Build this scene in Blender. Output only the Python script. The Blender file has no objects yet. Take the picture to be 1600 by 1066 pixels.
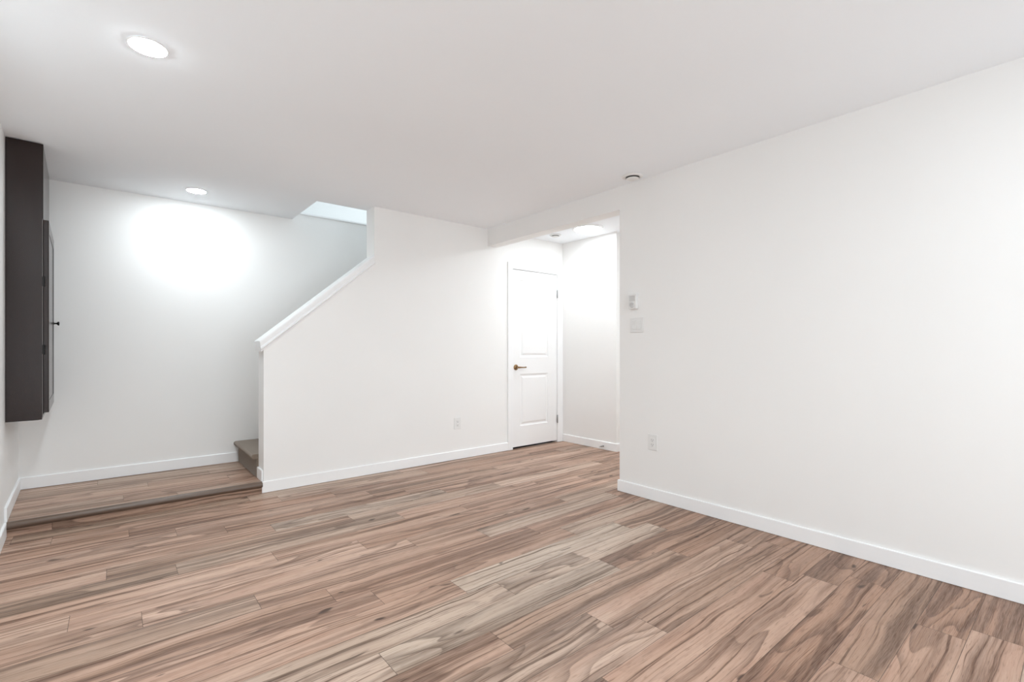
import bpy, bmesh, math, random
from mathutils import Vector, Matrix
random.seed(7)
S = bpy.context.scene
COL = S.collection
PI = math.pi

# ------------------------------------------------------------------ camera
F_PX = 749.44
cam_d = bpy.data.cameras.new('camera')
cam = bpy.data.objects.new('camera', cam_d); COL.objects.link(cam)
cam_d.sensor_fit = 'HORIZONTAL'; cam_d.sensor_width = 36.0
cam_d.lens = F_PX / 1600 * 36.0
cam_d.shift_y = 12.81 / 1600
cam_d.clip_start = 0.02; cam_d.clip_end = 100
cam.location = (0, 0, 1.1327)
cam.rotation_euler = (PI / 2, 0, -0.6924)
S.camera = cam

# ------------------------------------------------------------------ world, exposure
POT = 300.0            # emission of the small ceiling spots
HALL = 52.0           # emission of the round hall light
REAR_FILL_W = 66.0      # fill light through an added window behind the camera
UP_W = 23.0           # daylight upstairs
w = bpy.data.worlds.new('world'); S.world = w; w.use_nodes = True
w.node_tree.nodes['Background'].inputs[0].default_value = (0.75, 0.87, 1.0, 1)
w.node_tree.nodes['Background'].inputs[1].default_value = 1.0
S.view_settings.view_transform = 'Standard'
S.view_settings.look = 'None'
S.view_settings.exposure = 0.07
S.view_settings.gamma = 1.0
S.view_settings.use_curve_mapping = False
S.cycles.max_bounces = 24
S.cycles.diffuse_bounces = 20
S.cycles.sample_clamp_indirect = 12.0

def area_light(name, loc, rot, sx, sy, watts, color):
    d = bpy.data.lights.new(name, 'AREA'); d.shape = 'RECTANGLE'
    d.size = sx; d.size_y = sy; d.energy = watts; d.color = color
    o = bpy.data.objects.new(name, d); COL.objects.link(o)
    o.location = loc; o.rotation_euler = rot
    return o

# ------------------------------------------------------------------ room dimensions (m)
H = 2.433             # ceiling
YS = 4.163            # plane of the stair wall and of the wall with the door
YF = 5.088            # far wall of the stairwell
XR = 3.113            # right wall
YR = 2.404            # far end of the right wall
TR = 0.13             # its thickness
XH = 4.262            # hall side wall
YHC = 3.335           # outer corner of the hall side wall
PL = 0.085            # height of the landing
XE = 0.907            # end of the half wall
XP = 1.823            # where the half wall becomes full height
TH = 0.172            # thickness of the stair wall
XO = 1.369            # start of the stair opening in the ceiling
BZ = 2.25             # underside of the header
BB = 0.0877           # baseboard height
BT = 0.012            # baseboard thickness
YB = -2.7             # wall behind the camera
XL0, AL = -0.5102, -0.0415
def xl(y): return XL0 + AL * (y - YS)

# fill light outside an added window behind the camera; daylight upstairs
area_light('rear_fill_light', (1.35, YB - 0.55, 0.75), (PI / 2 + 0.5, 0, 0), 2.1, 1.5, REAR_FILL_W, (0.86, 0.95, 1.0))
area_light('daylight_upstairs', (3.7, 4.85, 4.1), (0, 0.93, 0), 1.4, 0.9, UP_W, (0.84, 0.94, 1.0))

# ------------------------------------------------------------------ helpers
def mesh_obj(name, bm, mat=None, parent=None, smooth=False, recalc=True):
    if recalc: bmesh.ops.recalc_face_normals(bm, faces=bm.faces[:])
    me = bpy.data.meshes.new(name); bm.to_mesh(me); bm.free()
    o = bpy.data.objects.new(name, me); COL.objects.link(o)
    if mat: me.materials.append(mat)
    if smooth:
        for p in me.polygons: p.use_smooth = True
    if parent: o.parent = parent
    return o
def smooth_by_angle(o, deg=35):
    me = o.data
    for p in me.polygons: p.use_smooth = True
    bm = bmesh.new(); bm.from_mesh(me)
    for e in bm.edges:
        e.smooth = not (len(e.link_faces) == 2 and e.calc_face_angle(0) > math.radians(deg))
    bm.to_mesh(me); bm.free()
def box(bm, x0, x1, y0, y1, z0, z1, bevel=0.0, seg=2):
    r = bmesh.ops.create_cube(bm, size=1)
    vs = r['verts']
    for v in vs:
        v.co = Vector(((x0 + x1) / 2 + v.co.x * (x1 - x0), (y0 + y1) / 2 + v.co.y * (y1 - y0), (z0 + z1) / 2 + v.co.z * (z1 - z0)))
    if bevel > 0:
        es = list({e for v in vs for e in v.link_edges})
        bmesh.ops.bevel(bm, geom=es, offset=bevel, segments=seg, affect='EDGES', profile=0.5)
    return vs
def prism(bm, pts, axis, a, b):
    """extrude polygon pts (2-D) along an axis from a to b.  axis 'Y': pts=(x,z); 'X': pts=(y,z); 'Z': pts=(x,y)"""
    def P(p, t):
        return {'Y': (p[0], t, p[1]), 'X': (t, p[0], p[1]), 'Z': (p[0], p[1], t)}[axis]
    A = [bm.verts.new(P(p, a)) for p in pts]; B = [bm.verts.new(P(p, b)) for p in pts]
    bm.faces.new(A); bm.faces.new(B[::-1])
    n = len(pts)
    for i in range(n):
        bm.faces.new((A[i], B[i], B[(i + 1) % n], A[(i + 1) % n]))
    return A + B
def lathe(bm, prof, seg=40, center=(0, 0, 0), axis='Z', flip=1):
    """prof: (r, h) list, revolved about axis through center"""
    rings = []
    c = Vector(center)
    for r, h in prof:
        ring = []
        if r < 1e-6:
            p = {'Z': (0, 0, h), 'Y': (0, h, 0), 'X': (h, 0, 0)}[axis]
            ring = [bm.verts.new(c + Vector(p))]
        else:
            for i in range(seg):
                a = 2 * PI * i / seg; ca, sa = r * math.cos(a), r * math.sin(a)
                p = {'Z': (ca, sa, h), 'Y': (ca, h, sa), 'X': (h, ca, sa)}[axis]
                ring.append(bm.verts.new(c + Vector(p)))
        rings.append(ring)
    for k in range(len(rings) - 1):
        A, B = rings[k], rings[k + 1]
        for i in range(seg):
            j = (i + 1) % seg
            if len(A) == 1 and len(B) == 1: continue
            if len(A) == 1: bm.faces.new((A[0], B[i], B[j]))
            elif len(B) == 1: bm.faces.new((A[i], B[0], A[j]))
            else: bm.faces.new((A[i], B[i], B[j], A[j]))
def tube(bm, pts, rad, seg=10):
    pts = [Vector(p) for p in pts]
    if not isinstance(rad, (list, tuple)): rad = [rad] * len(pts)
    prev = None; rings = []
    for i, p in enumerate(pts):
        t = (pts[min(i + 1, len(pts) - 1)] - pts[max(i - 1, 0)]).normalized()
        if prev is None:
            a = t.orthogonal().normalized()
        else:
            a = (prev - t * prev.dot(t)).normalized()
        prev = a; b = t.cross(a)
        rings.append([bm.verts.new(p + (a * math.cos(2 * PI * k / seg) + b * math.sin(2 * PI * k / seg)) * rad[i]) for k in range(seg)])
    for A, B in zip(rings, rings[1:]):
        for k in range(seg): bm.faces.new((A[k], B[k], B[(k + 1) % seg], A[(k + 1) % seg]))
    bm.faces.new(rings[0][::-1]); bm.faces.new(rings[-1])
def empty(name, loc, rz=0.0):
    o = bpy.data.objects.new(name, None); COL.objects.link(o)
    o.location = loc; o.rotation_euler = (0, 0, rz); o.empty_display_size = 0.05
    return o
def tag(o, label, cat=None, group=None):
    o['label'] = label
    if cat: o['category'] = cat
    if group: o['group'] = group
    return o
def structure(o, label=None):
    o['kind'] = 'structure'
    if label: o['label'] = label
    return o
def sbox(name, dims, mat, label=None, parent=None, bevel=0.0):
    bm = bmesh.new(); box(bm, *dims, bevel=bevel)
    o = mesh_obj(name, bm, mat, parent)
    if parent is None: structure(o, label)
    return o

# ------------------------------------------------------------------ materials
def new_mat(name):
    m = bpy.data.materials.new(name); m.use_nodes = True
    nt = m.node_tree; b = nt.nodes['Principled BSDF']
    return m, nt, b
def N(nt, kind, **kw):
    n = nt.nodes.new(kind)
    for k, v in kw.items(): setattr(n, k, v)
    return n
def L(nt, a, b): nt.links.new(a, b)
def math_node(nt, op, a, b=None, clamp=False):
    n = N(nt, 'ShaderNodeMath', operation=op, use_clamp=clamp)
    for i, x in enumerate((a, b)):
        if x is None: continue
        if isinstance(x, (int, float)): n.inputs[i].default_value = x
        else: L(nt, x, n.inputs[i])
    return n.outputs[0]
def mapr(nt, x, a, b, c=0.0, d=1.0, smooth=True):
    n = N(nt, 'ShaderNodeMapRange'); n.interpolation_type = 'SMOOTHSTEP' if smooth else 'LINEAR'; n.clamp = True
    L(nt, x, n.inputs[0])
    for i, v in zip((1, 2, 3, 4), (a, b, c, d)): n.inputs[i].default_value = v
    return n.outputs[0]
def mixc(nt, f, a, b, mode='MIX'):
    n = N(nt, 'ShaderNodeMix', data_type='RGBA', blend_type=mode)
    for s, x in ((n.inputs[0], f), (n.inputs[6], a), (n.inputs[7], b)):
        if isinstance(x, (int, float)): s.default_value = x
        elif isinstance(x, tuple): s.default_value = (*x, 1) if len(x) == 3 else x
        else: L(nt, x, s)
    return n.outputs[2]

def paint(name, col, rough=0.6, bump=0.0, scale=900, spec=0.3):
    m, nt, b = new_mat(name)
    tc = N(nt, 'ShaderNodeTexCoord'); no = N(nt, 'ShaderNodeTexNoise')
    no.inputs['Scale'].default_value = scale; no.inputs['Detail'].default_value = 2
    L(nt, tc.outputs['Object'], no.inputs['Vector'])
    bp = N(nt, 'ShaderNodeBump'); bp.inputs['Strength'].default_value = bump; bp.inputs['Distance'].default_value = 0.0006
    L(nt, no.outputs[0], bp.inputs['Height'])
    if bump > 0: L(nt, bp.outputs[0], b.inputs['Normal'])
    no2 = N(nt, 'ShaderNodeTexNoise'); no2.inputs['Scale'].default_value = 1.3; no2.inputs['Detail'].default_value = 3
    L(nt, tc.outputs['Object'], no2.inputs['Vector'])
    f = mapr(nt, no2.outputs[0], 0.3, 0.7, 0.985, 1.0)
    hsv = N(nt, 'ShaderNodeHueSaturation'); hsv.inputs['Color'].default_value = (*col, 1); L(nt, f, hsv.inputs['Value'])
    L(nt, hsv.outputs[0], b.inputs['Base Color'])
    b.inputs['Roughness'].default_value = rough
    b.inputs['Specular IOR Level'].default_value = spec
    return m
def plain(name, col, rough=0.4, metal=0.0, spec=0.5, coat=0.0):
    m, nt, b = new_mat(name)
    tc = N(nt, 'ShaderNodeTexCoord'); no = N(nt, 'ShaderNodeTexNoise')
    no.inputs['Scale'].default_value = 60; L(nt, tc.outputs['Object'], no.inputs['Vector'])
    r = mapr(nt, no.outputs[0], 0.3, 0.7, rough * 0.93, min(1, rough * 1.07)); L(nt, r, b.inputs['Roughness'])
    b.inputs['Base Color'].default_value = (*col, 1); b.inputs['Metallic'].default_value = metal
    b.inputs['Specular IOR Level'].default_value = spec; b.inputs['Coat Weight'].default_value = coat
    return m
def emitter(name, col, strength):
    m, nt, b = new_mat(name)
    b.inputs['Base Color'].default_value = (0.9, 0.9, 0.9, 1)
    b.inputs['Emission Color'].default_value = (*col, 1); b.inputs['Emission Strength'].default_value = strength
    return m

M_WALL = paint('wall_paint', (0.870, 0.866, 0.855), 0.55)
M_CEIL = paint('ceiling_paint', (0.925, 0.955, 0.985), 0.9, 0.05, 500, 0.1)
M_TRIM = paint('trim_paint', (0.900, 0.905, 0.910), 0.35, 0.01, 500, 0.4)
M_DOOR = paint('door_paint', (0.900, 0.903, 0.905), 0.35, 0.02, 400, 0.4)
M_PLASTIC = plain('white_plastic', (0.80, 0.80, 0.79), 0.3)
M_GREYPL = plain('grey_plastic', (0.60, 0.60, 0.59), 0.35)
M_DARK = plain('dark_slot', (0.02, 0.02, 0.02), 0.6)
M_THROAT = plain('vent_throat', (0.10, 0.10, 0.10), 0.6)
M_STEEL = plain('satin_steel', (0.42, 0.42, 0.42), 0.35, 1.0)
M_BRONZE = plain('aged_bronze', (0.30, 0.19, 0.10), 0.32, 1.0)
M_BLACKM = plain('black_metal', (0.02, 0.018, 0.017), 0.35, 0.6)
M_NOSE = plain('nosing_vinyl', (0.130, 0.088, 0.064), 0.34, 0.0, 0.6)
M_POT = emitter('spot_lens', (0.865, 0.955, 1.0), POT)
M_POT2 = emitter('alcove_spot_lens', (0.865, 0.955, 1.0), POT * 0.72)
M_HALL_FILL = emitter('hall_fill_lens', (0.88, 0.955, 1.0), HALL * 1.9)  # for the unseen hall light added as fill
M_HALL = emitter('hall_lens', (0.90, 0.965, 1.0), HALL)
M_EDGE = plain('pale_edge', (0.33, 0.30, 0.29), 0.4)

def cabinet_mat():
    m, nt, b = new_mat('espresso_wood')
    tc = N(nt, 'ShaderNodeTexCoord'); mp = N(nt, 'ShaderNodeMapping'); mp.inputs['Scale'].default_value = (60, 60, 2.2)
    L(nt, tc.outputs['Object'], mp.inputs[0])
    no = N(nt, 'ShaderNodeTexNoise'); no.inputs['Scale'].default_value = 1.0; no.inputs['Detail'].default_value = 4
    L(nt, mp.outputs[0], no.inputs['Vector'])
    c = mixc(nt, mapr(nt, no.outputs[0], 0.3, 0.7), (0.015, 0.0066, 0.0052), (0.020, 0.0092, 0.0072))
    L(nt, c, b.inputs['Base Color']); b.inputs['Roughness'].default_value = 0.22
    b.inputs['Specular IOR Level'].default_value = 0.35
    b.inputs['Coat Weight'].default_value = 0.22; b.inputs['Coat Roughness'].default_value = 0.12
    return m
M_CAB = cabinet_mat()

def carpet_mat():
    m, nt, b = new_mat('carpet_pile')
    tc = N(nt, 'ShaderNodeTexCoord')
    n1 = N(nt, 'ShaderNodeTexNoise'); n1.inputs['Scale'].default_value = 420; n1.inputs['Detail'].default_value = 3
    n2 = N(nt, 'ShaderNodeTexNoise'); n2.inputs['Scale'].default_value = 38; n2.inputs['Detail'].default_value = 3
    for n in (n1, n2): L(nt, tc.outputs['Object'], n.inputs['Vector'])
    c = mixc(nt, mapr(nt, n1.outputs[0], 0.3, 0.7), (0.13, 0.098, 0.072), (0.36, 0.290, 0.230))
    c = mixc(nt, mapr(nt, n2.outputs[0], 0.35, 0.65), c, (0.23, 0.18, 0.14))
    L(nt, c, b.inputs['Base Color']); b.inputs['Roughness'].default_value = 1.0
    b.inputs['Specular IOR Level'].default_value = 0.1; b.inputs['Sheen Weight'].default_value = 0.25
    bp = N(nt, 'ShaderNodeBump'); bp.inputs['Strength'].default_value = 0.9; bp.inputs['Distance'].default_value = 0.004
    L(nt, n1.outputs[0], bp.inputs['Height']); L(nt, bp.outputs[0], b.inputs['Normal'])
    return m
M_CARPET = carpet_mat()

def floor_mat():
    m, nt, b = new_mat('walnut_planks')
    uv = N(nt, 'ShaderNodeUVMap'); uv.uv_map = 'grain'
    sep = N(nt, 'ShaderNodeSeparateXYZ'); L(nt, uv.outputs[0], sep.inputs[0])
    U, V = sep.outputs[0], sep.outputs[1]
    def attr(n):
        a = N(nt, 'ShaderNodeAttribute'); a.attribute_name = n; return a.outputs['Fac']
    seed, tone, hue = attr('seed'), attr('tone'), attr('hue')
    Wz = math_node(nt, 'MULTIPLY', seed, 53.0)
    def noise(su, sv, det=2.0, rough=0.5, dist=0.0, du=None, dv=None, w=0.0):
        u = math_node(nt, 'MULTIPLY', du if du is not None else U, su)
        v = math_node(nt, 'MULTIPLY', dv if dv is not None else V, sv)
        cb = N(nt, 'ShaderNodeCombineXYZ'); L(nt, u, cb.inputs[0]); L(nt, v, cb.inputs[1])
        z = math_node(nt, 'ADD', Wz, w); L(nt, z, cb.inputs[2])
        n = N(nt, 'ShaderNodeTexNoise'); n.inputs['Scale'].default_value = 1.0
        n.inputs['Detail'].default_value = det; n.inputs['Roughness'].default_value = rough; n.inputs['Distortion'].default_value = dist
        L(nt, cb.outputs[0], n.inputs['Vector']); return n.outputs[0]
    # the grain wanders across the plank
    wander = math_node(nt, 'MULTIPLY', math_node(nt, 'SUBTRACT', noise(1.7, 4.0, 2, w=3.3), 0.5), 0.075)
    Vw = math_node(nt, 'ADD', V, wander)
    field = noise(1.15, 6.0, 1.6, 0.5, 0.2, dv=Vw, w=7.1)             # heartwood figure
    broad = noise(0.50, 15.0, 2.5, 0.55, 0.0, dv=Vw, w=1.7)             # broad dark streaks
    thin = noise(0.7, 62.0, 2.5, 0.6, 0.0, dv=Vw, w=9.9)              # thin streaks
    hair = noise(1.4, 170.0, 2.0, 0.6, 0.0, dv=Vw, w=13.0)             # hair lines
    fibre = noise(12.0, 420.0, 2.0, 0.6, w=5.0)
    pores = noise(16.0, 150.0, 2.0, 0.5, w=2.0)
    saw = math_node(nt, 'FRACT', math_node(nt, 'MULTIPLY', field, 7.0))
    saw = math_node(nt, 'MULTIPLY', math_node(nt, 'POWER', saw, 2.6), mapr(nt, saw, 0.93, 1.0, 1.0, 0.0))
    figured = mapr(nt, noise(0.9, 2.5, 0, w=4.0), 0.44, 0.60, 0.15, 1.0)      # where the figure is strong
    light = mixc(nt, hue, (0.635, 0.448, 0.350), (0.600, 0.490, 0.400))
    mid = mixc(nt, hue, (0.325, 0.178, 0.112), (0.300, 0.195, 0.135))
    dark = mixc(nt, hue, (0.078, 0.034, 0.019), (0.072, 0.040, 0.024))
    red = (0.37, 0.185, 0.125)
    base = mixc(nt, mapr(nt, tone, 0.0, 1.0, 0.85, 0.0, smooth=False), light, mid)
    c = mixc(nt, math_node(nt, 'MULTIPLY', mapr(nt, noise(1.3, 7.0, 2, w=21.0), 0.42, 0.66), 0.40), base, mid)
    c = mixc(nt, math_node(nt, 'MULTIPLY', mapr(nt, noise(1.6, 10.0, 1, w=23.0), 0.52, 0.70), math_node(nt, 'MULTIPLY', math_node(nt, 'SUBTRACT', 1.0, hue), 0.30)), c, red)
    fb = mapr(nt, broad, 0.45, 0.64)
    tt = mapr(nt, tone, 0.0, 1.0, 1.25, 0.40, smooth=False)
    fb = math_node(nt, 'MULTIPLY', math_node(nt, 'MULTIPLY', fb, tt, clamp=True), mapr(nt, thin, 0.30, 0.58, 0.55, 1.0))
    c = mixc(nt, math_node(nt, 'MULTIPLY', fb, 0.92), c, dark)
    c = mixc(nt, math_node(nt, 'MULTIPLY', mapr(nt, thin, 0.46, 0.68), 0.42), c, mid)
    c = mixc(nt, math_node(nt, 'MULTIPLY', math_node(nt, 'MULTIPLY', saw, figured), 0.85), c, dark)
    c = mixc(nt, math_node(nt, 'MULTIPLY', mapr(nt, thin, 0.56, 0.66), 0.85), c, dark)
    c = mixc(nt, math_node(nt, 'MULTIPLY', mapr(nt, hair, 0.54, 0.72), 0.45), c, dark)
    c = mixc(nt, math_node(nt, 'MULTIPLY', mapr(nt, pores, 0.57, 0.72), 0.40), c, dark)
    c = mixc(nt, mapr(nt, fibre, 0.32, 0.68, 0.0, 0.24), c, light)
    # knots: rare small dark eyes
    kn = noise(5.0, 15.0, 1.0, 0.5, 0.6, w=11.0)
    c = mixc(nt, mapr(nt, kn, 0.725, 0.79, 0.0, 0.85), c, (0.050, 0.028, 0.020))
    # joints
    uv2 = N(nt, 'ShaderNodeUVMap'); uv2.uv_map = 'joint'
    sp = N(nt, 'ShaderNodeSeparateXYZ'); L(nt, uv2.outputs[0], sp.inputs[0])
    ln = attr('plank_len')
    e1 = math_node(nt, 'MINIMUM', sp.outputs[0], math_node(nt, 'SUBTRACT', ln, sp.outputs[0]))
    e2 = math_node(nt, 'MINIMUM', sp.outputs[1], math_node(nt, 'SUBTRACT', attr('plank_wid'), sp.outputs[1]))
    e = math_node(nt, 'MINIMUM', e1, e2)
    j = mapr(nt, e, 0.0004, 0.0016, 0.72, 0.0)
    c = mixc(nt, j, c, (0.030, 0.018, 0.013))
    L(nt, c, b.inputs['Base Color'])
    L(nt, mapr(nt, thin, 0.3, 0.7, 0.36, 0.50), b.inputs['Roughness'])
    b.inputs['Specular IOR Level'].default_value = 0.22
    bp = N(nt, 'ShaderNodeBump'); bp.inputs['Strength'].default_value = 0.35; bp.inputs['Distance'].default_value = 0.0008
    hgt = math_node(nt, 'SUBTRACT', math_node(nt, 'MULTIPLY', fibre, 0.4), math_node(nt, 'MULTIPLY', j, 1.5))
    L(nt, hgt, bp.inputs['Height']); L(nt, bp.outputs[0], b.inputs['Normal'])
    return m
M_FLOOR = floor_mat()

# ------------------------------------------------------------------ floor of individual planks (one mesh)
PW, Y0, PLEN = 0.1539, 0.4607, 1.25
OFF = {-2: 2.665, -1: 2.548, 0: 2.005, 1: 2.826, 2: 2.665, 3: 2.544, 4: 1.70, 5: 1.56, 6: 1.16, 7: .758, 8: 1.426,
       9: 1.263, 10: .925, 11: .768, 12: .495, 13: .09, 14: -.145, 15: .675, 16: .248, 17: -.03, 18: .775, 19: .54,
       20: .295, 21: .07, 22: -.285}
TONE = {}   # (row, plank containing x) -> tone, hue
def set_tone(row, x, tone, hue): TONE[(row, x)] = (tone, hue)
for a in [(9, 1.6, 1.0, .95), (8, 1.8, .97, .8), (7, 1.2, .75, .9), (8, .8, .70, .75), (6, 1.6, .30, .4), (6, .5, .45, .2), (5, 2.0, .60, .2),
          (5, 1.0, .60, .5), (4, 2.2, .30, .3), (4, 1.2, .70, .3), (3, 1.8, .50, .0), (3, 2.9, .15, .1), (2, 2.1, .45, .0), (2, 2.9, .08, .1),
          (1, 2.2, .05, 0.0), (1, 3.0, .15, .1), (0, 1.5, .60, .0), (0, 2.4, .08, .3), (-1, 2.0, .40, .0), (-1, 2.9, .02, .0), (-2, 2.0, .50, .0), (-2, 3.0, .10, .1),
          (9, .6, .50, .1), (10, 1.4, .25, .1), (10, .2, .55, .0), (11, 1.4, .40, .0), (11, .2, .40, .1), (12, 1.0, .40, .1), (12, 2.4, .6, .7),
          (13, .7, .85, .0), (13, 1.9, .45, .2), (14, .5, .9, .0), (14, 1.7, .32, .1), (15, 1.2, .55, .1), (15, .2, .8, .0),
          (7, 2.4, .15, .2), (6, 2.8, .12, .2), (5, 3.0, .15, .3), (4, 3.2, .2, .1), (8, 2.9, .25, .2), (9, 2.8, .35, .4), (10, 2.6, .55, .7), (18, 1.5, .8, .8), (19, 1.0, .30, .1)]:
    set_tone(*a)
def plank_mesh(name, x0, x1, y0, y1, z, rows, w, yorg, offs, length, mat, parent=None, tones=None, vertical=False, flip_y=None):
    bm = bmesh.new()
    g = bm.loops.layers.uv.new('grain'); jn = bm.loops.layers.uv.new('joint')
    las = {k: bm.faces.layers.float.new(k) for k in ('seed', 'tone', 'hue', 'plank_len', 'plank_wid')}
    rnd = random.Random(hash(name) % 1000 if False else len(name) * 13 + 5)
    for r in rows:
        a, b_ = yorg + r * w, yorg + (r + 1) * w
        ca, cb = max(a, y0), min(b_, y1)
        if cb - ca < 1e-4: continue
        off = offs.get(r)
        if off is None: off = rnd.random() * length
        k0 = math.floor((x0 - off) / length)
        x = off + k0 * length
        while x < x1 - 1e-6:
            xa, xb = max(x, x0), min(x + length, x1)
            if xb - xa > 1e-4:
                tone = 0.18 + 0.66 * rnd.random(); hue = 0.75 * rnd.random() ** 2.4; seed = rnd.random()
                if tones:
                    for (rr, xx), (t, h) in tones.items():
                        if rr == r and x < xx < x + length: tone, hue = t, h
                if vertical: cs = [(xa, z, ca), (xb, z, ca), (xb, z, cb), (xa, z, cb)]
                else: cs = [(xa, ca, z), (xb, ca, z), (xb, cb, z), (xa, cb, z)]
                f = bm.faces.new([bm.verts.new(c) for c in cs])
                uvs = [(xa - x, ca - a), (xb - x, ca - a), (xb - x, cb - a), (xa - x, cb - a)]
                for lp, (u, v) in zip(f.loops, uvs):
                    lp[jn].uv = (u, v); lp[g].uv = (u + seed * 17.0, v + seed * 5.0)
                for k, val in (('seed', seed), ('tone', tone), ('hue', hue), ('plank_len', length), ('plank_wid', w)):
                    f[las[k]] = val
            x += length
    return mesh_obj(name, bm, mat, parent, recalc=False)
fl = plank_mesh('floor', -0.75, 5.6, YB - 0.1, YS + 0.02, 0.0, range(-22, 25), PW, Y0, OFF, PLEN, M_FLOOR, tones=TONE)
structure(fl, 'wood look plank floor of the room and hall')
sbox('floor_slab', (-0.9, 5.8, YB - 0.3, YF + 0.3, -0.15, -0.003), M_DARK, 'slab under the plank floor')

# landing (raised floor in the stair alcove)
land = empty('landing', (-0.5, YS, 0)); structure(land, 'raised plank landing one low step above the floor')
def P(o, par):
    o.parent = par; o.matrix_parent_inverse = par.matrix_world.inverted() if False else Matrix.Translation(-Vector(par.location)); return o
# keep world coordinates for children of unrotated empties
def kid(name, bm, mat, par, smooth=False, deg=None):
    bmesh.ops.translate(bm, vec=-Vector(par.location), verts=bm.verts[:])
    o = mesh_obj(name, bm, mat, par, smooth)
    if deg: smooth_by_angle(o, deg)
    return o
lt = plank_mesh('plank_top', -0.62, 1.2, YS + 0.002, YF + 0.01, PL, range(0, 8), PW, YS - 0.045, {0: .35, 1: .05, 2: .72, 3: .2, 4: .62, 5: -.1, 6: .4}, PLEN, M_FLOOR, None)
lt.data.transform(Matrix.Translation(-Vector(land.location))); lt.parent = land
lr = plank_mesh('riser_board', -0.62, XE - 0.012, 0.0, 0.05, YS, range(0, 1), 0.12, -0.02, {0: -.30}, PLEN, M_FLOOR, None, vertical=True)
lr.data.transform(Matrix.Translation(-Vector(land.location))); lr.parent = land
bm = bmesh.new(); box(bm, -0.60, XE - 0.014, YS + 0.002, YF, 0.0, PL - 0.003); kid('platform_core', bm, M_DARK, land)
bm = bmesh.new()
pr = [(YS + 0.014, PL + 0.001), (YS + 0.014, PL + 0.004), (YS, PL + 0.0045)]
for i in range(9):
    a = PI / 2 + PI * i / 8
    pr.append((YS + 0.001 + 0.022 * math.cos(a), PL - 0.0185 + 0.023 * math.sin(a)))
pr += [(YS - 0.0005, PL - 0.0415), (YS - 0.0005, PL + 0.001)]
prism(bm, pr, 'X', xl(YS) + BT, XE - 0.010)
kid('nosing', bm, M_NOSE, land, deg=40)['label'] = 'dark brown rounded step nosing'

# ------------------------------------------------------------------ walls and ceiling
def cutpoly_wall(name, pts, axis, a, b, mat, label):
    bm = bmesh.new(); prism(bm, pts, axis, a, b)
    return structure(mesh_obj(name, bm, mat), label)
# left wall (slightly out of square)
ya, yb = YB - 0.15, YF + 0.15
cutpoly_wall('wall_left', [(xl(ya), ya), (xl(yb), yb), (xl(yb) - 0.15, yb), (xl(ya) - 0.15, ya)], 'Z', -0.1, H + 0.25, M_WALL, 'white left wall')
# right wall and header over the hall opening
sbox('wall_right', (XR, XR + TR, YB, YR, -0.01, H + 0.02), M_WALL, 'white right wall ending at the hall opening')
sbox('wall_header', (XR, XR + TR, YR, YS + 0.001, BZ, H + 0.02), M_WALL, 'white header beam over the hall opening')
# stair wall: half wall with sloping top, full height wall, then door opening
SL = 0.836
DX0, DX1, DH = 3.453, 4.170, 2.045
def stair_wall():
    zt = lambda x: 1.135 + SL * (x - 0.880)
    pts = [(XE, -0.01), (DX0, -0.01), (DX0, DH), (DX1, DH), (DX1, -0.01), (XH + 0.2, -0.01), (XH + 0.2, H + 0.02), (XP, H + 0.02), (XP, zt(XP)), (XE, zt(XE))]
    bm = bmesh.new(); prism(bm, pts, 'Y', YS, YS + TH)
    return structure(mesh_obj('wall_stair', bm, M_WALL), 'white wall with sloping half wall beside the stairs')
stair_wall()
# far wall of the stairwell with capped top edge above ceiling level
sbox('wall_far', (-0.8, 5.6, YF, YF + 0.14, -0.1, 2.492), M_WALL, 'white far wall of the stair alcove')
bm = bmesh.new(); box(bm, XO - 0.3, 5.5, YF - 0.010, YF + 0.15, 2.4925, 2.512, 0.003)
structure(mesh_obj('trim_2', bm, M_TRIM), 'thin white cap on top of the stairwell wall')
# hall walls
sbox('wall_hall', (XH, XH + 0.12, YHC, YS, -0.01, H + 0.02), M_WALL, 'white side wall of the hall')
sbox('wall_recess', (XH + 0.12, 5.6, YHC, YHC + 0.12, -0.01, H + 0.02), M_WALL, 'white wall of the hall recess')
sbox('wall_hall_end', (5.5, 5.62, 1.2, YHC, -0.01, H + 0.02), M_WALL, 'white end wall of the hall, out of view')
sbox('wall_hall_near', (XR + TR, 5.62, 1.1, 1.22, -0.01, H + 0.02), M_WALL, 'white near wall of the hall, out of view')
# wall behind the camera with a window opening added to let fill light in
WX0, WX1, WZ0, WZ1 = 0.3, 2.4, 0.12, 2.15
def rear_wall():
    bm = bmesh.new()
    for d in ((-0.6, WX0, 0, H), (WX1, XR + 0.1, 0, H), (WX0, WX1, 0, WZ0), (WX0, WX1, WZ1, H)):
        box(bm, d[0], d[1], YB - 0.14, YB, d[2], d[3])
    structure(mesh_obj('wall_rear', bm, M_WALL), 'white wall behind the viewpoint with an added window opening')
rear_wall()
win = empty('added_window', (WX0, YB, WZ0)); structure(win, 'unseen white framed window added in the rear wall for fill light')
bm = bmesh.new()
for d in ((WX0, WX1, WZ0, WZ0 + 0.06), (WX0, WX1, WZ1 - 0.06, WZ1), (WX0, WX0 + 0.06, WZ0 + 0.06, WZ1 - 0.06), (WX1 - 0.06, WX1, WZ0 + 0.06, WZ1 - 0.06), ((WX0 + WX1) / 2 - 0.03, (WX0 + WX1) / 2 + 0.03, WZ0 + 0.06, WZ1 - 0.06)):
    box(bm, d[0], d[1], YB - 0.10, YB - 0.04, d[2], d[3])
kid('added_window_frame', bm, M_TRIM, win)

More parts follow.
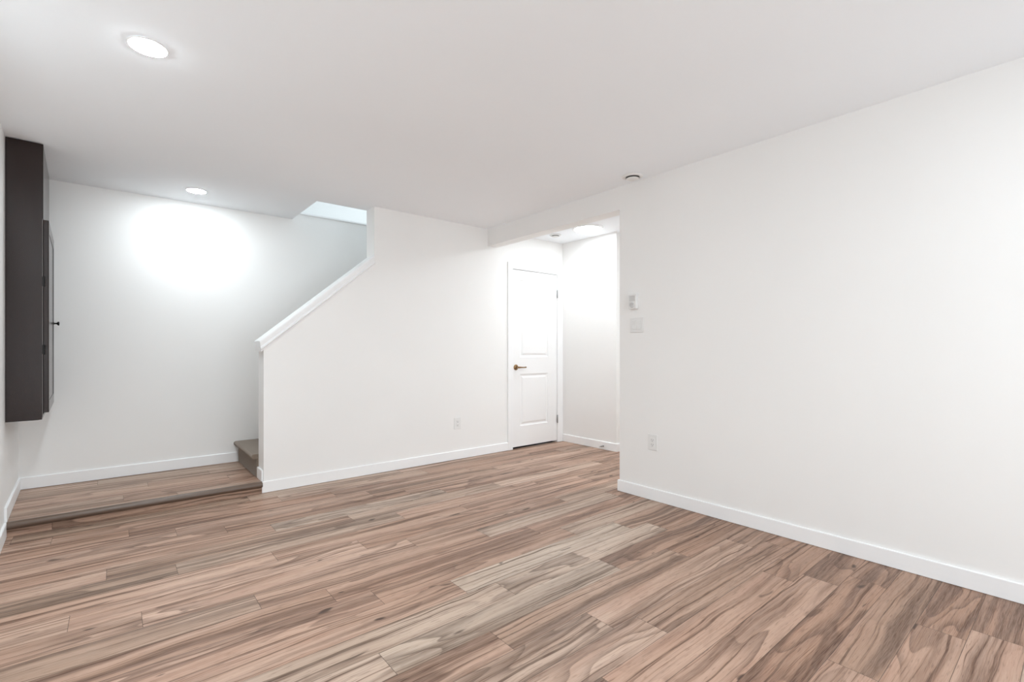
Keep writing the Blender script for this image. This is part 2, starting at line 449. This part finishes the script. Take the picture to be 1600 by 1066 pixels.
# ceiling with the stair opening
def ceiling():
    bm = bmesh.new()
    YO = YS + TH
    box(bm, -0.8, 5.62, YB - 0.15, YO, H, H + 0.06)
    box(bm, -0.8, XO, YO, YF + 0.001, H, H + 0.06)
    box(bm, 3.6, 5.62, YO, YF + 0.001, H, H + 0.06)
    bmesh.ops.remove_doubles(bm, verts=bm.verts[:], dist=1e-5)
    structure(mesh_obj('ceiling', bm, M_CEIL), 'white ceiling with a stair opening')
ceiling()
# upstairs stairwell
def upstairs():
    z1 = 4.75
    sbox('floor_upper', (-0.8, XO, YS - 1.0, YF + 0.001, H + 0.062, H + 0.12), M_WALL, 'upper floor edge beside the stair opening')
    sbox('wall_upper_back', (0.2, 4.9, 6.35, 6.45, 2.3, z1), M_WALL, 'white wall upstairs seen through the stair opening')
    sbox('floor_upper_landing', (0.2, 4.9, YF + 0.15, 6.35, 2.40, 2.49), M_WALL, 'upper landing floor')
    sbox('wall_upper_front', (XO - 0.9, 4.9, YS - 0.10, YS + 0.05, H + 0.13, z1), M_WALL, 'white wall upstairs above the half wall')
    sbox('wall_upper_left', (0.2, 0.3, YS, 6.35, H + 0.13, z1), M_WALL, 'white left wall upstairs')
    sbox('wall_upper_right', (4.8, 4.9, YS, 6.35, H + 0.13, z1), M_WALL, 'white right wall upstairs')
    sbox('ceiling_upper', (0.2, 4.9, YS - 0.1, 6.45, z1, z1 + 0.1), M_CEIL, 'white ceiling upstairs')
upstairs()

# ------------------------------------------------------------------ half wall cap (trim)
def cap():
    bm = bmesh.new()
    yc = YS + TH / 2; hw = TH / 2
    prof = [(hw + 0.003, -0.012), (hw + 0.003, -0.002), (hw + 0.021, 0.003), (hw + 0.023, 0.008), (hw + 0.020, 0.012), (hw + 0.009, 0.0145),
            (hw + 0.008, 0.022), (hw + 0.013, 0.034), (hw + 0.015, 0.040), (hw + 0.015, 0.054), (hw + 0.010, 0.060), (hw + 0.002, 0.062)]
    full = prof + [(-p, q) for p, q in prof[::-1]]
    d = Vector((1, 0, SL)).normalized(); n = Vector((-SL, 0, 1)).normalized()
    base = lambda x: Vector((x, yc, 1.120 + SL * (x - 0.880)))
    A, B = [], []
    for (p, q) in full:
        for x, lst in ((0.8875, A), (XP, B)):
            o = base(x) + n * q
            # trim the ends vertically
            o = o + d * ((x - o.x) / d.x) * (1.0 if x > 1.5 else 0.72)
            if x > 1.5: o.x = XP - 0.0005
            lst.append(bm.verts.new((o.x, yc + p, o.z)))
    bm.faces.new(A); bm.faces.new(B[::-1]); m = len(A)
    for i in range(m): bm.faces.new((A[i], B[i], B[(i + 1) % m], A[(i + 1) % m]))
    o = mesh_obj('trim_1', bm, M_TRIM); smooth_by_angle(o, 30)
    structure(o, 'white moulded cap along the sloping half wall')
cap()

# ------------------------------------------------------------------ baseboards
def base_profile(t=BT, h=BB):
    return [(0, 0), (t, 0), (t, h - 0.004), (t - 0.003, h - 0.0005), (t - 0.006, h), (0, h)]
def baseboard(name, path, z, label, h=BB):
    """path: 2-D points with the room on the LEFT side of travel"""
    bm = bmesh.new(); prof = base_profile(h=h)
    P2 = [Vector(p) for p in path]
    rings = []
    for i, p in enumerate(P2):
        def nrm(a, b):
            d = (b - a).normalized(); return Vector((-d.y, d.x))
        if i == 0: m = nrm(P2[0], P2[1])
        elif i == len(P2) - 1: m = nrm(P2[-2], P2[-1])
        else:
            a, b = nrm(P2[i - 1], p), nrm(p, P2[i + 1]); m = (a + b) / (1 + a.dot(b))
        rings.append([bm.verts.new((p.x + m.x * q[0], p.y + m.y * q[0], z + 0.0022 + q[1])) for q in prof])
    for A, B in zip(rings, rings[1:]):
        for k in range(len(prof)): bm.faces.new((A[k], B[k], B[(k + 1) % len(prof)], A[(k + 1) % len(prof)]))
    bm.faces.new(rings[0]); bm.faces.new(rings[-1][::-1])
    return structure(mesh_obj(name, bm, M_TRIM), label)
g = 0.0006
CW = 0.067   # casing width
baseboard('baseboard_right', [(XR - g, YB + 0.01), (XR - g, YR + g), (XR + TR, YR + g)], 0, 'white baseboard along the right wall')
baseboard('baseboard_stair', [(DX0 - CW - 0.001, YS - g), (XE - g, YS - g), (XE - g, YS + 0.008)], 0, 'white baseboard along the stair wall')
baseboard('baseboard_half_wall', [(XE - g, YS + 0.0125), (XE - g, YS + TH - 0.002)], PL, 'short white baseboard on the end of the half wall')
baseboard('baseboard_far', [(0.880, YF - g), (xl(YF) + g, YF - g), (xl(YS) + g, YS + 0.004)], PL, 'white baseboard around the landing')
baseboard('baseboard_left', [(xl(YS) + g, YS - 0.004), (xl(YB) + g, YB + 0.01)], 0, 'white baseboard along the left wall')
baseboard('baseboard_hall', [(5.4, YHC - g), (XH - g, YHC - g), (XH - g, YS - 0.02)], 0, 'white baseboard in the hall')

# ------------------------------------------------------------------ door_1
def door():
    root = empty('door_1', ((DX0 + DX1) / 2, YS, 0)); structure(root, 'white two panel door with bronze lever at the end of the room')
    # casing: two legs and head
    bm = bmesh.new()
    def cas(x0, x1, z0, z1): box(bm, x0, x1, YS - 0.014, YS - 0.0005, z0, z1, 0.003)
    cas(DX0 - CW, DX0 + 0.002, 0, DH + CW); cas(DX1 - 0.002, XH - 0.003, 0, DH + CW); cas(DX0 + 0.002, DX1 - 0.002, DH - 0.001, DH + CW)
    kid('casing', bm, M_TRIM, root)
    bm = bmesh.new()
    box(bm, DX0 + 0.0, DX0 + 0.004, YS - 0.010, YS + TH, 0, DH); box(bm, DX1 - 0.004, DX1, YS - 0.010, YS + TH, 0, DH); box(bm, DX0, DX1, YS - 0.010, YS + TH, DH - 0.004, DH)
    kid('jamb', bm, M_TRIM, root)
    # slab with two moulded panels
    x0, x1, z0, z1 = DX0 + 0.007, DX1 - 0.008, 0.022, DH - 0.009
    yf = YS + 0.001; th = 0.035
    bm = bmesh.new()
    panels = [(3.572, 4.016, 1.040, 1.926), (3.572, 4.016, 0.252, 0.848)]
    xs = [x0, panels[0][0], panels[0][1], x1]; zs = [z0, panels[1][2], panels[1][3], panels[0][2], panels[0][3], z1]
    def vv(x, z, y=yf): return bm.verts.new((x, y, z))
    for i in range(3):
        for j in range(5):
            if i == 1 and j in (1, 3): continue
            bm.faces.new((vv(xs[i], zs[j]), vv(xs[i + 1], zs[j]), vv(xs[i + 1], zs[j + 1]), vv(xs[i], zs[j + 1])))
    for (a, b_, c, d) in panels:
        steps = [(0, 0), (0.006, 0.006), (0.016, 0.010), (0.026, 0.010), (0.044, 0.003), (0.050, 0.0025)]
        prev = None
        for ins, dep in steps:
            ring = [vv(a + ins, c + ins, yf + dep), vv(b_ - ins, c + ins, yf + dep), vv(b_ - ins, d - ins, yf + dep), vv(a + ins, d - ins, yf + dep)]
            if prev:
                for k in range(4): bm.faces.new((prev[k], prev[(k + 1) % 4], ring[(k + 1) % 4], ring[k]))
            prev = ring
        bm.faces.new(prev)
    c = [(x0, z0), (x1, z0), (x1, z1), (x0, z1)]
    for k in range(4):
        p, q = c[k], c[(k + 1) % 4]
        bm.faces.new((vv(*p), vv(*p, yf + th), vv(*q, yf + th), vv(*q)))
    bm.faces.new([vv(*p, yf + th) for p in c])
    bmesh.ops.remove_doubles(bm, verts=bm.verts[:], dist=1e-5)
    slab = kid('door_slab', bm, M_DOOR, root)
    # lever
    lx, lz = 3.509, 0.927
    bm = bmesh.new(); lathe(bm, [(0.0, 0), (0.0315, 0), (0.0325, -0.003), (0.031, -0.007), (0.026, -0.010), (0.022, -0.011), (0.019, -0.009), (0.015, -0.011), (0.0, -0.012)], 36, (lx, yf, lz), 'Y')
    tube(bm, [(lx, yf - 0.008, lz), (lx, yf - 0.040, lz), (lx + 0.004, yf - 0.049, lz), (lx + 0.020, yf - 0.054, lz), (lx + 0.050, yf - 0.055, lz - 0.001), (lx + 0.085, yf - 0.053, lz - 0.002), (lx + 0.112, yf - 0.050, lz)],
         [0.011, 0.010, 0.0105, 0.0095, 0.0075, 0.0068, 0.0085], 14)
    h = kid('door_lever', bm, M_BRONZE, root, deg=40); h['label'] = 'aged bronze lever handle'
    for z in (0.282, 1.805):
        bm = bmesh.new(); lathe(bm, [(0, z - 0.052), (0.004, z - 0.050), (0.0066, z - 0.046), (0.0066, z + 0.046), (0.004, z + 0.050), (0, z + 0.052)], 14, (DX1 - 0.004, YS - 0.0125, 0), 'Z')
        box(bm, DX1 - 0.012, DX1 + 0.004, YS - 0.0095, YS - 0.006, z - 0.045, z + 0.045)
        kid('hinge', bm, M_STEEL, root, deg=40)['label'] = 'satin steel hinge'
    # near-black panel stands in for the unlit space beyond the door
    bm = bmesh.new(); box(bm, DX0 - 0.1, DX1 + 0.1, YS + TH + 0.3, YS + TH + 0.32, 0, 2.1)
    kid('dark_backing', bm, M_DARK, root)
door()

# ------------------------------------------------------------------ staircase with carpet
def stairs():
    root = empty('staircase', (0.893, (YS + TH + YF) / 2, PL)); tag(root, 'brown carpeted stairs rising behind the sloping half wall', 'stairs')
    y0, y1 = YS + TH + 0.002, YF - 0.002
    rise, run = 0.192, 0.236; x0 = 0.893
    for k in range(12):
        bm = bmesh.new(); zb = PL + rise * k; zt = zb + rise; xa = x0 + run * k
        r = 0.0195; nx = xa - 0.038 + r
        prof = [(xa, zb), (xa, zt - 2 * r - 0.002)]
        prof += [(xa - 0.006, zt - 2 * r)]
        for i in range(9):
            a = -PI / 2 - PI * i / 8
            prof.append((nx + r * math.cos(a), zt - r + r * math.sin(a)))
        prof += [(xa + run + 0.0, zt), (xa + run, zb)]
        ys_ = [y0, y0 + 0.008] + [y0 + (y1 - y0) * t / 16 for t in range(1, 16)] + [y1]
        prev = None
        rnd = random.Random(k)
        for yy in ys_:
            ring = [bm.verts.new((px + (rnd.random() - .5) * 0.0015, yy, pz + (rnd.random() - .5) * 0.0012)) for px, pz in prof]
            if prev:
                for i in range(len(prof)): bm.faces.new((prev[i], ring[i], ring[(i + 1) % len(prof)], prev[(i + 1) % len(prof)]))
            else: bm.faces.new(ring)
            prev = ring
        bm.faces.new(prev[::-1])
        kid('step', bm, M_CARPET, root, deg=50)
stairs()

# ------------------------------------------------------------------ wall cabinet on the left wall
def cabinet():
    YC0, YC1 = 4.222, 5.012
    root = empty('wall_cabinet', (xl(YC0) + 0.001, YC0, 0.686), math.atan(-AL))
    tag(root, 'tall dark brown wall cabinet hung on the left wall above the landing', 'cabinet')
    # local frame: x away from the wall, y along the wall, z up
    Wd = YC1 - YC0; D = 0.163; Z = H - 0.686 - 0.004
    DZ0, DZ1 = 0.045, 1.266
    bm = bmesh.new()
    # carcass side profile with rounded lower front corner, hollow behind the door
    def side(y0, y1):
        r = 0.022
        pts = [(0, 0)] + [(D - r + r * math.sin(a), r - r * math.cos(a)) for a in [PI / 2 * i / 6 for i in range(7)]] + [(D, Z), (0, Z)]
        prism(bm, pts, 'Y', y0, y1)
    side(0, 0.018); side(Wd - 0.018, Wd)
    box(bm, 0, D - 0.003, 0.0181, Wd - 0.0181, 0.0, 0.018)
    box(bm, 0, D - 0.003, 0.0181, Wd - 0.0181, Z - 0.018, Z)
    box(bm, 0, 0.006, 0.0181, Wd - 0.0181, 0.0181, Z - 0.0181)
    box(bm, 0.006, D - 0.004, 0.0181, Wd - 0.0181, 0.62, 0.638)
    mesh_obj('carcass', bm, M_CAB, root)
    bm = bmesh.new(); box(bm, D - 0.0005, D + 0.0012, 0.0, 0.0165, 0.03, DZ1 + 0.005); e = mesh_obj('edge_band', bm, M_EDGE, root); e['label'] = 'pale grey edge band'
    bm = bmesh.new(); box(bm, D - 0.0, D + 0.0035, 0.0008, Wd, DZ1 + 0.008, Z, 0.0012); mesh_obj('upper_panel', bm, M_CAB, root)
    # door, slightly proud
    bm = bmesh.new(); box(bm, D + 0.0045, D + 0.0265, 0.002, Wd - 0.001, DZ0, DZ1, 0.0015)
    # raised frame moulding on the door front
    for d in ((0.002, 0.07, DZ0, DZ1), (Wd - 0.07, Wd - 0.001, DZ0, DZ1), (0.07, Wd - 0.07, DZ0, DZ0 + 0.07), (0.07, Wd - 0.07, DZ1 - 0.07, DZ1)):
        box(bm, D + 0.0265, D + 0.0295, d[0] + 0.0004, d[1] - 0.0004, d[2] + 0.0004, d[3] - 0.0004, 0.001)
    dr = mesh_obj('door', bm, M_CAB, root)
    for z in (0.876, 0.444):
        bm = bmesh.new(); box(bm, D - 0.03, D + 0.004, 0.0185, 0.034, z - 0.028, z + 0.028, 0.002); box(bm, D - 0.002, D + 0.012, -0.0025, 0.001, z - 0.030, z + 0.030, 0.001)
        lathe(bm, [(0, z - 0.028), (0.0045, z - 0.028), (0.0045, z + 0.028), (0, z + 0.028)], 12, (D + 0.010, -0.0035, 0), 'Z')
        mesh_obj('hinge', bm, M_BLACKM, dr)['label'] = 'small black hinge'
    bm = bmesh.new(); ky, kz = 0.035, 0.640
    ky = Wd - 0.045
    lathe(bm, [(0.0, 0), (0.009, 0), (0.009, 0.002), (0.0055, 0.004), (0.005, 0.014), (0.008, 0.019), (0.0145, 0.023), (0.0155, 0.027), (0.013, 0.031), (0.0, 0.033)], 24, (D + 0.0295, ky, kz), 'X')
    o = mesh_obj('knob', bm, M_BLACKM, dr); smooth_by_angle(o, 40); o['label'] = 'round black door knob'
cabinet()

# ------------------------------------------------------------------ ceiling lights
def pot(x, y, label, mat=M_POT):
    root = empty('ceiling_spotlight', (x, y, H)); tag(root, label, 'ceiling light', 'recessed ceiling spotlights')
    bm = bmesh.new(); lathe(bm, [(0.060, -0.0005), (0.0735, -0.0005), (0.0745, -0.0018), (0.0725, -0.004), (0.0695, -0.0050), (0.065, -0.0045), (0.060, -0.0005)], 48, (0, 0, 0))
    o = mesh_obj('trim_ring', bm, M_TRIM, root); smooth_by_angle(o, 40)
    bm = bmesh.new(); lathe(bm, [(0.0685, -0.004), (0.066, -0.0058), (0.056, -0.0075), (0.040, -0.0088), (0.020, -0.0095), (0.0, -0.0098)], 48, (0, 0, 0))
    mesh_obj('lens', bm, mat, root, smooth=True)
pot(0.112, 2.585, 'bright round spotlight in the ceiling of the main room')
pot(0.519, 4.678, 'small bright spotlight in the ceiling over the stair landing', M_POT2)
pot(1.95, -0.55, 'ceiling spotlight near the right wall, out of view')
pot(0.12, 1.25, 'added fill spotlight near the left wall, out of view')  # unseen spot added to brighten the left side
pot(0.35, -1.3, 'added fill spotlight behind the viewpoint near the left wall, out of view')  # unseen spot added to even out the room light
def hall_light(x, y, label, mat=M_HALL):
    root = empty('hall_ceiling_light', (x, y, H)); tag(root, label, 'ceiling light', 'round flush hall lights')
    bm = bmesh.new(); lathe(bm, [(0.0, -0.0005), (0.165, -0.0005), (0.166, -0.004), (0.163, -0.016), (0.155, -0.020), (0.146, -0.019), (0.144, -0.012), (0.0, -0.012)], 64)
    o = mesh_obj('rim', bm, M_TRIM, root); smooth_by_angle(o, 40)
    bm = bmesh.new(); lathe(bm, [(0.144, -0.014), (0.138, -0.0205), (0.115, -0.0225), (0.06, -0.0235), (0.0, -0.024)], 64)
    mesh_obj('diffuser', bm, mat, root, smooth=True)
hall_light(3.905, 3.435, 'large round white flush light glowing on the hall ceiling')
hall_light(3.75, 1.9, 'added round fill light farther along the hall, out of view', M_HALL_FILL)  # unseen light added to brighten the recess and hall walls

# round air vents
def vent(name, x, y, r, label):
    root = empty(name, (x, y, H)); tag(root, label, 'air vent', 'round ceiling air vents')
    s = r / 0.075
    bm = bmesh.new(); lathe(bm, [(a * s, b_) for a, b_ in [(0.048, -0.0005), (0.074, -0.0005), (0.0755, -0.003), (0.073, -0.007), (0.063, -0.012), (0.055, -0.013), (0.050, -0.010), (0.048, -0.0005)]], 48)
    o = mesh_obj('collar', bm, M_PLASTIC, root); smooth_by_angle(o, 50)
    bm = bmesh.new(); lathe(bm, [(0, -0.001), (0.0475 * s, -0.001), (0.0475 * s, -0.003), (0, -0.003)], 40)
    mesh_obj('throat', bm, M_THROAT, root)['label'] = 'dark opening'
    bm = bmesh.new(); lathe(bm, [(a * s, b_) for a, b_ in [(0.0, -0.012), (0.025, -0.013), (0.040, -0.0165), (0.0445, -0.020), (0.0440, -0.023), (0.035, -0.0265), (0.02, -0.0285), (0.0, -0.029)]], 48)
    o = mesh_obj('centre_disc', bm, M_PLASTIC, root); smooth_by_angle(o, 50)
vent('ceiling_vent', 2.996, 2.195, 0.078, 'round white air vent on the ceiling beside the right wall')
vent('ceiling_vent', 3.86, 3.882, 0.068, 'small round white air vent on the hall ceiling near the door')

# ------------------------------------------------------------------ switches and outlets (local: x right, y out of wall = -y, z up)
def wall_frame(o, side):
    # local -Y points into the room
    o.rotation_euler = (0, 0, 0) if side == 'back' else (0, 0, -PI / 2)
def outlet(x, y, z, side, w_, h_, label):
    root = empty('power_outlet', (x, y, z)); wall_frame(root, side); tag(root, label, 'power outlet', 'power outlets')
    bm = bmesh.new(); box(bm, -w_ / 2, w_ / 2, -0.0055, -0.0003, -h_ / 2, h_ / 2, 0.002)
    mesh_obj('cover_plate', bm, M_PLASTIC, root)
    bm = bmesh.new(); box(bm, -0.0175, 0.0175, -0.0080, -0.0050, -0.0345, 0.0345, 0.0012)
    ins = mesh_obj('receptacle', bm, M_PLASTIC, root)
    bm = bmesh.new()
    for s in (-1, 1):
        zc = s * 0.0175
        box(bm, -0.0085, -0.0062, -0.0084, -0.0078, zc - 0.003, zc + 0.006)
        box(bm, 0.0062, 0.0085, -0.0084, -0.0078, zc - 0.002, zc + 0.005)
        lathe(bm, [(0, -0.0084), (0.0026, -0.0084), (0.0026, -0.0078), (0, -0.0078)], 10, (0, 0, zc - 0.009), 'Y')
    mesh_obj('slots', bm, M_DARK, ins)['label'] = 'dark plug slots'
outlet(2.721, YS, 0.3695, 'back', 0.080, 0.116, 'white power outlet low on the stair wall left of the door')
outlet(XR, 2.096, 0.434, 'right', 0.080, 0.118, 'white power outlet low on the right wall below the switches')
def switch():
    root = empty('light_switch', (XR, 2.238, 1.320)); wall_frame(root, 'right')
    tag(root, 'white double rocker light switch on the right wall under the thermostat', 'light switch')
    bm = bmesh.new(); box(bm, -0.060, 0.060, -0.006, -0.0003, -0.0575, 0.0575, 0.002); mesh_obj('cover_plate', bm, M_PLASTIC, root)
    for s in (-1, 1):
        bm = bmesh.new(); x0 = s * 0.0235
        prism(bm, [(-0.0055, -0.034), (-0.0105, -0.033), (-0.0075, 0.0), (-0.0085, 0.033), (-0.0055, 0.034)], 'X', x0 - 0.0168, x0 + 0.0168)
        mesh_obj('rocker', bm, M_PLASTIC, root)
switch()
def thermostat():
    root = empty('thermostat', (XR, 2.262, 1.502)); wall_frame(root, 'right')
    tag(root, 'small white wall thermostat with a dial above the light switch', 'thermostat')
    bm = bmesh.new(); box(bm, -0.036, 0.036, -0.030, -0.0003, -0.058, 0.058, 0.003); mesh_obj('housing', bm, M_PLASTIC, root)
    bm = bmesh.new(); box(bm, -0.026, 0.026, -0.0312, -0.0298, 0.002, 0.044, 0.0006); mesh_obj('display', bm, M_GREYPL, root)['label'] = 'grey display'
    bm = bmesh.new(); lathe(bm, [(0, -0.029), (0.021, -0.029), (0.020, -0.036), (0.018, -0.038), (0, -0.038)], 30, (0, 0, -0.028), 'Y')
    box(bm, -0.002, 0.002, -0.0395, -0.0375, -0.044, -0.014)
    o = mesh_obj('dial', bm, M_GREYPL, root); smooth_by_angle(o, 40)
thermostat()

# door stop on the hall baseboard
def door_stop():
    root = empty('door_stop', (XH - BT, 3.507, 0.040)); tag(root, 'small steel spring door stop on the hall baseboard', 'door stop')
    bm = bmesh.new(); lathe(bm, [(0, -0.0003), (0.010, -0.0003), (0.010, -0.004), (0.007, -0.007), (0, -0.007)], 18, (0, 0, 0), 'X'); mesh_obj('base', bm, M_STEEL, root)
    bm = bmesh.new()
    pts = [(-0.006 - 0.055 * t / 160, 0.0058 * math.cos(t * 2 * PI / 10), 0.0058 * math.sin(t * 2 * PI / 10)) for t in range(161)]
    tube(bm, pts, 0.0013, 6); mesh_obj('spring', bm, M_STEEL, root)
    bm = bmesh.new(); lathe(bm, [(0, -0.060), (0.0075, -0.060), (0.008, -0.070), (0.005, -0.073), (0, -0.073)], 18, (0, 0, 0), 'X'); mesh_obj('rubber_tip', bm, M_GREYPL, root)
door_stop()
